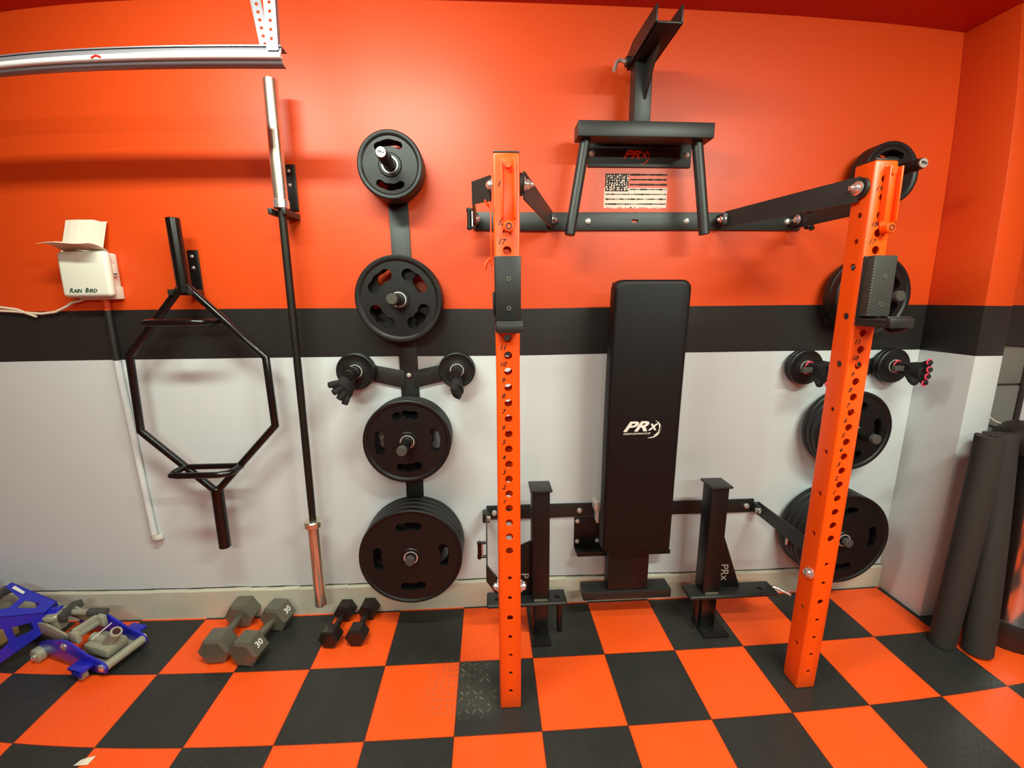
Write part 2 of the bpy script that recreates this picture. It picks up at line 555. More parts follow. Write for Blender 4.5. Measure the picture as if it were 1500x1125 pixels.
H = math.pi / 2
PROTO = {}
PROTO['ten'] = make_plate(.1215, .0385, [(H + .05, .55, .076, .024), (-H - .05, .55, .076, .024)], .016, 'weight_plate', 'x', None)
PROTO['mid'] = make_plate(.170, .0385, [(R(135), .34, .103, .044), (R(48), .34, .103, .044), (R(-42), .34, .103, .044), (R(-135), .34, .103, .044)], .018, 'weight_plate', 'x', None)
PROTO['big'] = make_plate(.184, .0285, [(k * H + .03, .30, .118, .036) for k in range(4)], .016, 'weight_plate', 'x', None)
PROTO['full'] = make_plate(.2235, .0335, [(k * H + .03, .25, .145, .036) for k in range(4)], .012, 'weight_plate', 'x', None)
PROTO['small'] = make_plate(.079, .0205, [], .010, 'small_weight_plate', 'x', None)


used_proto = set()


def put_plate(kind, x, yback, z, rot, label, group):
    o = PROTO[kind] if kind not in used_proto else copy_tree(PROTO[kind])
    used_proto.add(kind)
    o.location = (x, yback, z)
    o.rotation_euler = (0, rot, 0)
    tag(o, label, 'weight plate', group)
    return o


TZ = [1.968, 1.481, .888, .376]


def tower(cx, sz, side, glove_z, hidden):
    """wall-mounted plate tree: flat strip, V arms and six pegs, with its plates"""
    place = side
    root = thing('plate_storage_rack', (cx, 0, .3), 'black steel wall strip with six pegs holding round plates, %s' % place, 'plate rack', 'wall plate racks')
    w_ = .039
    s = MB()
    s.box(cx - w_, cx + w_, -.007, -.0008, TZ[3] - .06, TZ[0] + .06, .001)
    obj('backing_strip', s, 'powder', root)
    for q, nm in ((-1, 'left'), (1, 'right')):
        a = MB()
        a.prism([(cx, -.0085, 1.108), (cx + q * .235, -.0085, 1.160), (cx + q * .235, -.0085, 1.205), (cx, -.0085, 1.195)][::1], (0, .0075, 0))
        a = MB()
        a.prism([(cx + q * .02, -.0115, 1.100), (cx + q * .23, -.0115, 1.150), (cx + q * .23, -.0115, 1.222), (cx + q * .02, -.0115, 1.178)], (0, .0045, 0), .0008)
        obj('side_arm', a, 'powder', root)
    for z in (1.158,):
        b = MB().lathe([(0, 0), (.006, .0), (.0105, -.003), (.0085, -.006), (0, -.0075)][::-1], (cx, -.0115, z), (0, 1, 0), 16)
        obj('bolt', b, 'zinc', root)
    tips = [-.245, -.235, -.235, -.190]
    for i, z in enumerate(TZ):
        p = MB().cyl((cx, -.001, z), (cx, tips[i] + .022, z), .0225, n=28).cyl((cx, tips[i] + .024, z), (cx, tips[i], z), .0195, n=28, bev=.003)
        pg = obj('peg', p, 'powder_dark', root)
        if i == 0:
            c = MB().cyl((cx, tips[i] + .003, z), (cx, tips[i] - .004, z), .017, n=24, bev=.001)
            cp = obj('peg_cap', c, 'zinc', pg, label='silver peg end cap with a small dark mark')
            obj('cap_mark', MB().text('PRx', .015, (cx, tips[i] - .0045, z), depth=.0004, bold=.0005), 'black_ink', cp)
        else:
            obj('peg_cap', MB().cyl((cx, tips[i] + .02, z), (cx, tips[i] - .003, z), .0205, n=24, bev=.003), 'grip', pg)
    for q in (-1, 1):
        obj('peg', MB().cyl((cx + q * .211, -.001, sz), (cx + q * .211, -.15, sz), .0215, n=24, bev=.003), 'powder_dark', root)
    pos = ['top', 'second', 'third', 'bottom']
    spec = [('ten', 2, -.040, .04), ('mid', 2, -.040, .04), ('big', 3, -.035, .03), ('full', 4, -.025, .035)]
    for i, (kd, n, y0, t) in enumerate(spec):
        size = {'ten': 'small', 'mid': 'medium', 'big': 'large', 'full': 'largest'}[kd]
        for k in range(n):
            order = 'outermost' if k == n - 1 else ('nearest the wall' if k == 0 else ('second from the wall' if k == 1 else 'third from the wall'))
            front = (k == n - 1)
            put_plate(kd, cx, y0 - k * t, TZ[i], (0 if front else (.4 if kd == 'mid' else .04 if kd == 'big' else .2) * (n - 1 - k)),
                      '%s black plate on the %s peg %s, %s' % (size, pos[i], place, order), 'plates on the wall racks')
    for q, nm in ((-1, 'left-hand'), (1, 'right-hand')):
        for k in range(2):
            put_plate('small', cx + q * .211, -.016 - k * .022, sz, 0,
                      'little black plate on the %s side peg %s, %s' % (nm.split('-')[0], place, 'outer one' if k else 'against the wall'), 'little plates on the side pegs')


tower(1.385, 1.184, 'beside the barbell', 0, False)
tower(3.365, 1.172, 'near the corner', 0, True)


# ------------------------------------------------------------------ gloves hung on the side pegs
def glove(x, z, yb, length, droop, side, roll, label, pink, spread=1.0):
    """fingerless training glove pushed over a peg, cuff at yb, pointing to -y"""
    root = thing('training_glove', (x, yb, z), label, 'glove', 'gloves hung over pegs')
    L = length
    a = MB()
    Tm = Matrix.Translation((x, yb, z)) @ Matrix.Rotation(droop, 4, 'X') @ Matrix.Rotation(side, 4, 'Z') @ Matrix.Rotation(roll, 4, 'Y')
    a.tube([(0, 0, 0), (0, -.25 * L, 0), (0, -.5 * L, 0), (0, -.72 * L, 0)], [.026, .027, .036, .040], 20, flat=.62)
    for i, fx in enumerate((-.030, -.010, .010, .030)):
        ln = (.15, .19, .18, .14)[i] * L
        a.tube([(fx * .8, -.62 * L, 0), (fx * spread * 1.1, -.72 * L - ln * .5, -.004), (fx * spread * 1.35, -.72 * L - ln, -.012)], [.0150, .0140, .0125], 12)
    a.tube([(.024, -.35 * L, 0), (.044, -.52 * L, -.012), (.052, -.66 * L, -.022)], [.0165, .0150, .0135], 12)
    a.remesh(.0028, 3)
    a.T(Tm)
    obj('glove_body', a, 'fabric', root, 80)
    c = MB().tube([(.0275 * math.cos(t), .001, .019 * math.sin(t)) for t in [2 * math.pi * k / 24 for k in range(24)]], .003, 8, closed=True).T(Tm)
    obj('cuff_band', c, 'pink' if pink else 'powder', root, label='pink cuff edge' if pink else None)
    s = MB().box(-.011, .011, -.30 * L, -.18 * L, -.062 if pink else -.028, -.012, .002).T(Tm)
    obj('wrist_strap', s, 'grip' if pink else 'fabric', root)
    if pink:
        for i, fx in enumerate((-.030, -.010, .010, .030)):
            ln = (.15, .19, .18, .14)[i] * L
            c_ = Vector((fx * spread * 1.33, -.72 * L - ln * .93, -.0115))
            f = MB().tube([c_ + Vector((.0112 * math.cos(t), 0, .0112 * math.sin(t))) for t in [2 * math.pi * k / 18 for k in range(18)]], .0026, 8, closed=True).T(Tm)
            obj('finger_trim', f, 'pink', root, label='pink fingertip edge')
    return root


glove(1.174, 1.184, -.075, .165, R(28), R(-8), R(70), 'black training glove over the left small peg next to the barbell', False, 1.3)
glove(1.596, 1.184, -.075, .150, R(38), R(4), R(75), 'black training glove drooping over the peg beside the left orange post', False, .7)
glove(3.154, 1.172, -.072, .15, R(4), R(0), R(90), 'black glove with pink trim partly hidden behind the right orange post', True, 1.0)
glove(3.576, 1.172, -.072, .165, R(2), R(0), R(90), 'black glove with pink fingertips pointing out beside the corner pillar', True, 1.15)

# ------------------------------------------------------------------ folding squat rack
UX = [(1.760, 1.836), (2.897, 2.973)]
UF, UB, UH = -.543, -.467, 1.876
rack = thing('folding_squat_rack', (2.366, 0, 0), 'wall-mounted folding squat rack with two orange perforated uprights', 'squat rack')
HZ = [1.822, 1.770, 1.718, 1.667, 1.616, 1.565, 1.514, 1.463, 1.412, 1.361, 1.308, 1.256, 1.203, 1.151, 1.099, 1.047, .996, .944, .893, .842, .791, .740, .689, .638]
SZ = [(.536, .0075), (.460, .0075), (.382, .011), (.305, .0075), (.229, .0075), (.154, .0075), (.077, .0075)]
SIDE = [1.723, 1.645, 1.567, 1.413, 1.257, 1.102, .950, .796, .641, .337, .181]
NUM = ['', '19', '', '18', '17', '16', '15', '14', '13', '12', '11', '10', '9', '8', '7', '6', '5', '4', '3', '2', '1']


def rail(z0, z1, x0, x1, bolts):
    m = MB().box(x0, x1, -.010, 0, z0, z1, .0015)
    c = MB().box(2.345, 2.372, -.03, .02, (z0 + z1) / 2 - .005, (z0 + z1) / 2 + .007)
    m.cut(c)
    r = obj('wall_rail', m, 'powder', rack)
    for x in bolts:
        obj('bolt', MB().lathe([(.0135, 0), (.0135, .002), (.010, .008), (.004, .010), (.0001, .0102)], (x, -.010, (z0 + z1) / 2), (0, -1, 0), 20), 'zinc', r)


rail(1.759, 1.830, 1.690, 3.080, (2.160, 2.577, 3.02))
rail(.452, .520, 1.715, 3.015, (1.752, 2.161, 2.978, 2.4))

for i, (x0, x1) in enumerate(UX):
    t = .0055
    m = MB().box(x0, x1, UF, UB, 0, UH, .006, seg=3)
    c = MB().box(x0 + t, x1 - t, UF + t, UB - t, .004, UH - .004)
    m.cut(c)
    c = MB()
    xm = (x0 + x1) / 2
    for z in HZ: c.cyl((xm, UF - .02, z), (xm, UB + .02, z), .0128, n=24)
    for z, r_ in SZ: c.cyl((xm, UF - .02, z), (xm, UB + .02, z), r_, n=20)
    m.cut(c)
    c = MB()
    for z in SIDE: c.cyl((x0 - .02, -.5085, z), (x1 + .02, -.5085, z), .0085 if abs(z - 1.413) > .2 and abs(z - 1.49) > .12 else .0115, n=20)
    m.cut(c)
    up_ = obj('upright', m, 'orange', rack, 40)
    obj('top_cap', MB().box(x0 + .001, x1 - .001, UF + .001, UB - .001, UH - .001, UH + .004, .001), 'powder', up_)
    for z, tx in zip(HZ, NUM):
        if tx and not 1.36 < z + .02 < 1.59:
            obj('hole_number', MB().text(tx, .021, (x0 + .020, UF - .0004, z + .024), depth=.0003, shear=.35, xs=1.05, bold=.0004), 'black_ink', up_)
    # long orange locking lever clipped to the head of the post
    lv = MB()
    lx = xm + (.004 if i == 0 else .014)
    lv.prism([(lx - .021, UF - .001, 1.858), (lx - .021, UF - .001, 1.70), (lx - .010, UF - .001, 1.665), (lx + .010, UF - .001, 1.665), (lx + .021, UF - .001, 1.70), (lx + .021, UF - .001, 1.858)], (0, -.004, 0), .001)
    for q in (-1, 1): lv.box(lx + q * .019 - .0025, lx + q * .019 + .0025, UF - .022, UF - .001, 1.70, 1.855, .001)
    lv.cyl((lx, UF, 1.678), (lx, UF - .030, 1.678), .0155, n=24, bev=.003)
    lv.cyl((lx, UF, 1.842), (lx, UF - .014, 1.842), .009, n=20)
    l_ = obj('locking_lever', lv, 'orange', up_)
    obj('lever_mark', MB().lathe([(.006, 0), (.009, 0), (.009, .0015), (.006, .0015)], (lx, UF - .030, 1.678), (0, -1, 0), 24, closed=True), 'dark_inside', l_)

    # arms: a straight one inside and a cranked one outside, at both rails
    inner = 1 if i == 0 else -1
    xi = x1 if i == 0 else x0          # inner face
    xo = x0 if i == 0 else x1          # outer face
    def plate_arm(pts, z0, z1, name='swing_arm', th=.006):
        mm = MB()
        for (a, b) in zip(pts, pts[1:]):
            a, b = Vector(a), Vector(b)
            d = (b - a).normalized(); nrm = Vector((-d.y, d.x, 0)) * th / 2
            a2, b2 = a - d * .001, b + d * .001
            mm.prism([(*(a2 + nrm).xy, z0[0]), (*(a2 - nrm).xy, z0[0]), (*(b2 - nrm).xy, z0[1]), (*(b2 + nrm).xy, z0[1])][0:0] or
                     [(*a2.xy, z0[0]), (*b2.xy, z0[1]), (*b2.xy, z1[1]), (*a2.xy, z1[0])], tuple(nrm * 2))
        return obj(name, mm, 'powder', rack)
    # top, inner
    wx = 2.000 if i == 0 else 2.722
    plate_arm([(wx, -.045, 0), (xi + inner * .012, -.505, 0)], (1.763, 1.763), (1.826, 1.838))
    for (bx, by, bz, ax) in ((wx, -.045, 1.795, (inner, .15, 0)), (xi + inner * .014, -.505, 1.803, (inner, 0, 0))):
        k = MB().lathe([(.021, 0), (.021, .004), (.014, .006), (.0135, .016), (.008, .021), (.007, .028), (.0001, .031)], (bx, by, bz), ax, 20)
        obj('pivot_bolt', k, 'chrome', rack, label='chrome pivot bolt')
    obj('hinge_block', MB().box(wx - .014, wx + .014, -.060, -.008, 1.772, 1.818, .003), 'powder', rack)
    obj('washer', MB().cyl((xi, -.505, 1.803), (xi + inner * .011, -.505, 1.803), .031, n=32, bev=.002), 'powder', rack)
    # outer cranked arms at both heights
    for zc, wx2 in ((1.795, xo - inner * .068), (.484, xo - inner * .048)):
        plate_arm([(wx2, -.03, 0), (wx2 + inner * .004, -.44, 0), (xo - inner * .010, -.505, 0)], (zc - .032, zc - .036, ), (zc + .032, zc + .032))
        obj('hinge_block', MB().box(min(wx2 - .016, wx2 + .016), wx2 + .016, -.055, -.008, zc - .022, zc + .022, .003), 'powder', rack)
        k = MB().lathe([(.018, 0), (.018, .004), (.0125, .006), (.012, .014), (.006, .018), (.0001, .020)], (wx2 + inner * .004, -.05, zc), (inner, 0, 0), 20)
        obj('pivot_bolt', k, 'chrome', rack, label='chrome pivot bolt')
        k = MB().lathe([(.019, 0), (.019, .004), (.0135, .006), (.013, .012), (.006, .018), (.0001, .020)], (xo - inner * .002, -.505, zc + .005 if zc > 1 else .480), (-inner, 0, 0), 20)
        obj('pivot_bolt', k, 'chrome', rack, label='chrome pivot bolt')
    k = MB().lathe([(.020, 0), (.020, .005), (.015, .008), (.014, .016), (.006, .020), (.0001, .022)], (xi, -.52, .488), (inner, 0, 0), 20)
    obj('pivot_bolt', k, 'chrome', rack, label='chrome pivot bolt')
    # latch with a short rod on the outer hinge
    hx = xo - inner * .068
    for zc, hx in ((1.79, hx), (.44, xo - inner * .055)):
        yy = -.10 if zc > 1 else -.22
        lt = MB().cyl((hx - inner * .020, yy, zc - .045), (hx - inner * .020, yy, zc + .035), .008, n=16, bev=.002)
        for dz in (-.035, .028): lt.cyl((hx - inner * .03, yy, zc + dz), (hx + inner * .008, yy, zc + dz), .006, n=12)
        obj('latch', lt, 'gloss_black', rack)
        obj('latch_rod', MB().cyl((hx - inner * .008, yy, zc - .040), (hx - inner * .008, yy, zc + .03), .004, n=12), 'chrome', rack, label='thin chrome latch rod')
    if i == 0:   # orange pull strap hanging beside the left post
        st = MB().box(x0 - .010, x0 - .006, -.500, -.470, 1.58, 1.76, .001)
        st.tube([(x0 - .008, -.485, 1.600), (x0 - .016, -.487, 1.596), (x0 - .026, -.487, 1.585), (x0 - .029, -.487, 1.568)], .005, 10)
        st.tube([(x0 - .008, -.485, 1.745), (x0 - .018, -.487, 1.752), (x0 - .024, -.487, 1.765)], .004, 10)
        obj('release_hook', st, 'orange', rack)

# ------------------------------------------------------------------ j-cups
def jcup(x0, x1, side, label, padmat):
    root = thing('bar_cup', ((x0 + x1) / 2, UF - .01, 1.385), label, 'bar cup', 'cups on the uprights')
    b = MB().box(x0 - .001, x1 + .001, UF - .010, UF - .002, 1.40, 1.598, .002)
    if not side: b.box(x0 - .007, x0 - .001, UF - .03, UF + .055, 1.43, 1.50, .002)
    b.box(x0 - .001, x1 + .001, UF - .122, UF - .002, 1.385, 1.399, .003)
    b.box(x0 - .001, x1 + .001, UF - .124, UF - .112, 1.385, 1.412, .004)
    obj('cup_frame', b, 'powder', root)
    p = MB().box(x0, x1, UF - .042, UF - .010, 1.415, 1.597, .004)
    pd = obj('cup_pad', p, padmat, root)
    for z in (1.535, 1.452):
        obj('pad_screw', MB().lathe([(.0035, 0), (.0065, 0), (.0065, .002), (.0035, .002)], ((x0 + x1) / 2 + .002, UF - .042, z), (0, -1, 0), 20, closed=True), 'iron', pd)
    l = MB().box(x0, x1, UF - .112, UF - .010, 1.399, 1.409, .003).box(x0, x1, UF - .114, UF - .106, 1.399, 1.418, .003)
    obj('cup_liner', l, 'powder', root)
    if side:
        obj('lip_guard', MB().tube([(x1 - .010, UF - .02, 1.395), (x1 - .004, UF - .06, 1.370), (x1 - .002, UF - .09, 1.377), (x1 - .002, UF - .118, 1.392)], .007, 12), 'powder', root)


jcup(1.760, 1.836, 0, 'black padded bar cup hooked on the left orange upright', 'powder')
jcup(2.897, 2.973, 1, 'black ribbed-pad bar cup hooked on the right orange upright', 'ribbed')


# ------------------------------------------------------------------ logo made of slanted letters and a swoosh
def logo(mb, c, h, rx, ux, nrm, depth=.0005, sub=False):
    rx, ux, nrm = Vector(rx), Vector(ux), Vector(nrm)
    c = Vector(c)
    mb.text('PR', h * 1.15, c - rx * h * .72 + ux * h * .03, rx, ux, depth, .45, h * .035, xs=1.5)
    mb.text('X', h * .72, c + rx * h * .74 - ux * h * .04, rx, ux, depth, .3, h * .035, xs=1.05)
    for a0, a1, rr_, th in ((-75, 65, .66, .13), (-100, 20, .84, .10)):
        o = c + rx * h * (.68 if rr_ < .7 else .52) - ux * h * .08
        outer, inner_ = [], []
        for k in range(17):
            f = k / 16; t = R(a0 + (a1 - a0) * f); wd = th * math.sin(math.pi * f) + .012
            outer.append(o + rx * h * (rr_ + wd / 2) * math.cos(t) * 1.05 + ux * h * (rr_ + wd / 2) * math.sin(t))
            inner_.append(o + rx * h * (rr_ - wd / 2) * math.cos(t) * 1.05 + ux * h * (rr_ - wd / 2) * math.sin(t))
        for k in range(16):
            mb.prism([outer[k], outer[k + 1], inner_[k + 1], inner_[k]], nrm * depth)
    if sub:
        mb.text('PERFORMANCE', h * .22, c - rx * h * .55 - ux * h * .55, rx, ux, depth, .3, 0, xs=1.45)
    return mb


# ------------------------------------------------------------------ wall bracket with cut logo, and the pull-up/dip attachment hung on it
br = thing('storage_bracket', (2.366, 0, 2.0), 'black steel wall bracket with slanted letters cut out under the dip bar', 'bracket')
obj('bracket_plate', MB().box(2.153, 2.580, -.008, 0, 2.002, 2.135, .002), 'powder', br)
obj('bracket_shelf', MB().box(2.153, 2.580, -.060, -.008, 2.100, 2.108, .002), 'powder', br)
obj('bracket_logo', logo(MB(), (2.355, -.0082, 2.047), .036, (1, 0, 0), (0, 0, 1), (0, -1, 0)), 'orange_wall_ink', br, label='orange letters showing through the plate')
for x in (2.170, 2.560): obj('bolt', MB().lathe([(.012, 0), (.012, .002), (.008, .007), (.0001, .009)], (x, -.008, 2.05), (0, -1, 0), 18), 'zinc', br)

dip = thing('dip_bar_attachment', (2.34, -.12, 1.70), 'black dip bar attachment with two splayed handles and a forked top', 'gym attachment')
obj('cross_bar', MB().box(2.078, 2.590, -.165, -.090, 2.058, 2.112, .004), 'powder', dip)
for q, (xa, xb) in enumerate(((2.115, 2.062), (2.548, 2.598))):
    obj('handle', MB().cyl((xa, -.118, 2.058), (xb, -.130, 1.722), .0205, n=24, bev=.002), 'powder', dip)
    obj('handle_plug', MB().cyl((xa, -.118, 2.110), (xa, -.118, 2.122), .022, .017, n=20, bev=.003), 'gloss_black', dip)
obj('mast', MB().box(2.288, 2.352, -.145, -.080, 2.112, 2.345, .005), 'powder', dip)
obj('gusset', MB().prism([(2.322, -.145, 2.19), (2.322, -.145, 2.318), (2.322, -.265, 2.318)], (.008, 0, 0), .001), 'powder', dip)
ch = MB().box(2.276, 2.364, -.355, -.075, 2.318, 2.324, .001)
for xx in (2.276, 2.358):
    ch.prism([(xx, -.355, 2.318), (xx, -.355, 2.372), (xx, -.135, 2.386), (xx, -.075, 2.37), (xx, -.075, 2.318)], (.006, 0, 0), .001)
obj('channel', ch, 'powder', dip)
obj('pin', MB().tube([(2.32, -.10, 2.335), (2.262, -.10, 2.335), (2.242, -.10, 2.340), (2.228, -.108, 2.330), (2.210, -.135, 2.288)], .0070, 12), 'zinc', dip, label='bent silver locking pin')
obj('pin_collar', MB().cyl((2.278, -.10, 2.335), (2.262, -.10, 2.335), .018, n=20, bev=.002), 'powder', dip)

# flag decal
fl = thing('flag_decal', (2.358, -.001, 1.852), 'faded black and white striped flag decal on the orange wall', 'decal')
b_ = MB().box(2.226, 2.491, -.0012, -.0002, 1.852, 1.925)
random.seed(3)
for k in range(14): b_.box(2.226 + k * .0185, 2.226 + k * .0185 + random.uniform(.012, .026), -.0011, -.0002, 1.846 + random.uniform(0, .004), 1.853)
obj('decal_backing', b_, 'flag_white', fl)
ck = MB().box(2.230, 2.326, -.0022, -.0013, 1.912, 1.979)
obj('decal_canton', ck, 'flag_black', fl)
stars = MB()
for r_ in range(7):
    for c_ in range(9):
        x, z = 2.237 + c_ * .0103 + random.uniform(-.003, .003), 1.918 + r_ * .0088 + random.uniform(-.002, .002)
        stars.cyl((x, -.0022, z), (x, -.0028, z), random.uniform(.0016, .0044), n=5)
obj('decal_star', stars, 'flag_white', fl).data.name = 'decal_star'
sp_ = MB()
for k in range(7):
    z = 1.976 - k * .0188
    x = 2.332 if k < 4 else 2.232
    while x < 2.487:
        w_ = random.uniform(.006, .02)
        th = random.uniform(.004, .008) if k < 3 else random.uniform(.0018, .0062)
        sp_.box(x, min(x + w_, 2.488), -.0022, -.0013, z - th / 2, z + th / 2)
        x += w_ + random.choice([0, 0, .002])
obj('decal_stripe', sp_, 'flag_black', fl)

# ------------------------------------------------------------------ bench hung upright on its bracket
bb = thing('bench_bracket', (2.36, 0, .30), 'black steel wall bracket carrying the upright bench', 'bracket')
obj('bracket_plate', MB().box(2.137, 2.582, -.008, 0, .295, .447, .002), 'powder_dark', bb)
obj('bracket_lip', MB().box(2.137, 2.582, -.075, -.006, .290, .299, .002).box(2.137, 2.582, -.080, -.073, .290, .312, .002), 'powder_dark', bb)
for x, z in ((2.152, .430), (2.152, .325), (2.25, .325)): obj('bolt', MB().lathe([(.011, 0), (.011, .002), (.008, .007), (.0001, .009)], (x, -.008, z), (0, -1, 0), 18), 'zinc', bb)

bn = thing('flat_bench', (2.366, -.1, .12), 'black padded bench hung upright against the wall with white logo', 'bench')
tl = Matrix.Translation((2.366, 0, .95)) @ Matrix.Rotation(R(.6), 4, 'Y') @ Matrix.Translation((-2.366, 0, -.95))
pad = MB()
def rr_poly(x0, x1, z0, z1, y, r, n=8):
    pts = []
    for (cx, cz, a0) in ((x1 - r, z1 - r, 0), (x0 + r, z1 - r, 90), (x0 + r, z0 + r * .35, 180), (x1 - r, z0 + r * .35, 270)):
        rr2 = r if a0 < 180 else r * .35
        cx2 = cx if a0 < 180 else (x0 + rr2 if a0 == 180 else x1 - rr2)
        for k in range(n + 1):
            t = R(a0 + 90 * k / n); pts.append((cx2 + rr2 * math.cos(t), y, cz + rr2 * math.sin(t)))
    return pts
def padmesh(x0, x1, z0, z1, yb, yf, r):
    m = MB(); rings = []
    for (ins, y) in ((.0, yb), (.0, yf + .014), (.003, yf + .006), (.009, yf + .001), (.016, yf)):
        rings.append([m.bm.verts.new(Vector(p)) for p in rr_poly(x0 + ins, x1 - ins, z0 + ins, z1 - ins, y, r)])
    m._skin(rings, True); return m
pad = padmesh(2.220, 2.518, .402, 1.548, -.163, -.222, .034).T(tl)
po = obj('backrest_pad', pad, 'vinyl', bn, 50)
obj('pad_board', MB().box(2.226, 2.512, -.163, -.150, .408, 1.54, .003).T(tl), 'powder_dark', bn)
obj('pad_logo', logo(MB(), (2.366, -.2222, .962), .050, (1, 0, .02), (-.02, 0, 1), (0, -1, 0), sub=True), 'white_ink', po, label='white slanted letters with a swoosh')
obj('frame_rail', MB().box(2.325, 2.385, -.150, -.090, .19, 1.40, .004), 'powder_dark', bn)
obj('neck_plate', MB().box(2.262, 2.448, -.158, -.100, .170, .402, .004), 'powder_dark', bn)
obj('foot_bar', MB().box(2.150, 2.560, -.165, -.085, .124, .168, .006), 'powder', bn)
obj('adjuster', MB().box(2.196, 2.222, -.150, -.10, .555, .60, .003).box(2.205, 2.216, -.15, -.11, .50, .555, .001), 'zinc', bn, label='grey metal adjuster tab')
obj('knob', MB().cyl((2.405, -.158, .385), (2.405, -.172, .385), .009, n=16, bev=.002), 'zinc', bn, label='small silver screw')
obj('seat_hinge', MB().box(2.30, 2.42, -.170, -.155, .380, .402, .003), 'powder_dark', bn)


# ------------------------------------------------------------------ spotter arms standing below the lower rail
def spotter(xc, yc, left, label):
    root = thing('spotter_arm', (xc, yc, 0), label, 'spotter arm', 'spotter arms')
    s = -1 if left else 1
    obj('arm_tube', MB().box(xc - .038, xc + .038, yc - .025, yc + .05, .188, .690, .005), 'powder_dark', root)
    obj('end_cap', MB().box(xc - .047, xc + .047, yc - .036, yc + .060, .690, .700, .003), 'powder', root)
    # mounting plate with rounded ends and slots
    x0, x1 = (xc - .235, xc + .115) if left else (xc - .105, xc + .305)
    m = MB().box(x0, x1, yc - .045, yc + .045, .170, .188, .008, seg=3)
    c = MB()
    for xx in ((x0 + .045, x1 - .04) if left else (x1 - .07,)): c.cyl((xx, yc - .008, .1), (xx, yc - .008, .25), .012, n=20)
    m.cut(c)
    obj('mounting_plate', m, 'powder', root)
    # triangular gusset
    gx = xc + s * .038
    g = MB().prism([(gx, yc + .010, .188), (gx + s * .115, yc + .010, .188), (gx + s * .022, yc + .010, .438), (gx, yc + .010, .438)], (0, .008, 0), .001)
    if left: g = MB().prism([(gx, yc + .010, .188), (gx - .115, yc + .010, .188), (gx - .045, yc + .010, .430), (gx, yc + .010, .450)], (0, .008, 0), .001)
    go = obj('gusset', g, 'powder_dark', root)
    if left:
        obj('gusset_logo', MB().text('P', .05, (gx - .030, yc + .0092, .285), (0, 0, -1), (1, 0, 0), depth=.0005), 'grey_ink', go, label='pale cut-out letter')
    else:
        obj('gusset_logo', MB().text('PRx', .052, (gx + .034, yc + .0092, .270), (.12, 0, -1), (1, 0, .12), depth=.0005, shear=.2), 'grey_ink', go, label='pale cut-out letters')
    obj('weld', MB().box(xc - .030, xc + .030, yc - .034, yc - .024, .186, .196, .003), 'iron', root)
    # feet
    obj('lower_tube', MB().box(xc - .034, xc + .034, yc - .020, yc + .046, .012, .170, .004), 'gloss_black', root)
    obj('foot_plate', MB().box(xc - .042, xc + (.042 if left else .075), yc - .075, yc + .050, 0, .013, .005), 'powder_dark', root)
    px = xc + .085 if left else xc - .055
    obj('prong', MB().cyl((px, yc - .01, .170), (px, yc - .02, .028), .012, n=16, bev=.002), 'gloss_black', root)
    if not left:
        obj('pull_pin', MB().tube([(x1 - .004, yc, .186), (x1 + .012, yc - .005, .184), (x1 + .055, yc - .045, .175)], .006, 12), 'chrome', root, label='chrome pull pin')
    return root


spotter(1.947, -.200, True, 'black upright spotter arm standing just right of the left orange post')
spotter(2.708, -.205, False, 'black spotter arm with pale letters standing right of the bench')

# ------------------------------------------------------------------ barbell and its hook
def wall_hook(x, z0, z1, xc, ycup, zc, gap, label, dark):
    root = thing('bar_hook', (x, 0, z0), label, 'wall hook', 'wall hooks for bars')
    obj('hook_plate', MB().box(x - .022, x + .022, -.007, 0, z0, z1, .003, seg=3), 'powder_dark', root)
    for z in (z1 - .025, (z0 + z1) / 2 + .01): obj('screw', MB().lathe([(.0065, 0), (.0065, .001), (.004, .004), (.0001, .005)], (x - .002, -.007, z), (0, -1, 0), 14), 'zinc', root)
    m = MB()
    lo, hi = zc, zc + .022
    m.prism([(x - .024, -.005, lo), (x + .024, -.005, lo), (xc + gap + .014, ycup + .02, lo), (xc + gap + .014, ycup - .026, lo), (xc + gap, ycup - .026, lo), (xc + gap, ycup + .022, lo),
             (xc - gap, ycup + .022, lo), (xc - gap, ycup - .026, lo), (xc - gap - .014, ycup - .026, lo), (xc - gap - .014, ycup + .02, lo)], (0, 0, hi - lo), .0015)
    obj('hook_fork', m, 'powder', root)
    return root


BX, BY = .960, -.095
wall_hook(.972, 1.826, 1.999, BX, BY, 1.792, .018, 'black wall hook under the top sleeve of the barbell', True)
bar = thing('barbell', (BX, BY, .115), 'long chrome-ended barbell hanging upright beside the plate rack', 'barbell')
bxt, bxb = .972, .955
def bp(z): return Vector((bxb + (bxt - bxb) * (z - .1) / 2.15, BY, z))
obj('shaft', MB().cyl(bp(.50), bp(1.86), .0142, n=20), 'bar_shaft', bar)
kn = MB()
for z0, z1 in ((.60, .93), (1.05, 1.24), (1.36, 1.70)): kn.cyl(bp(z0), bp(z1), .01475, n=20)
obj('knurl', kn, 'bar_shaft', bar)
obj('sleeve', MB().cyl(bp(1.842), bp(2.256), .0250, n=32, bev=.002), 'bar_sleeve', bar)
obj('sleeve', MB().cyl(bp(.115), bp(.512), .0250, n=32, bev=.002), 'bar_sleeve', bar)
obj('collar', MB().cyl(bp(1.815), bp(1.848), .0285, n=32, bev=.003), 'chrome', bar)
obj('collar', MB().cyl(bp(.505), bp(.535), .0370, n=32, bev=.004), 'bar_sleeve', bar)

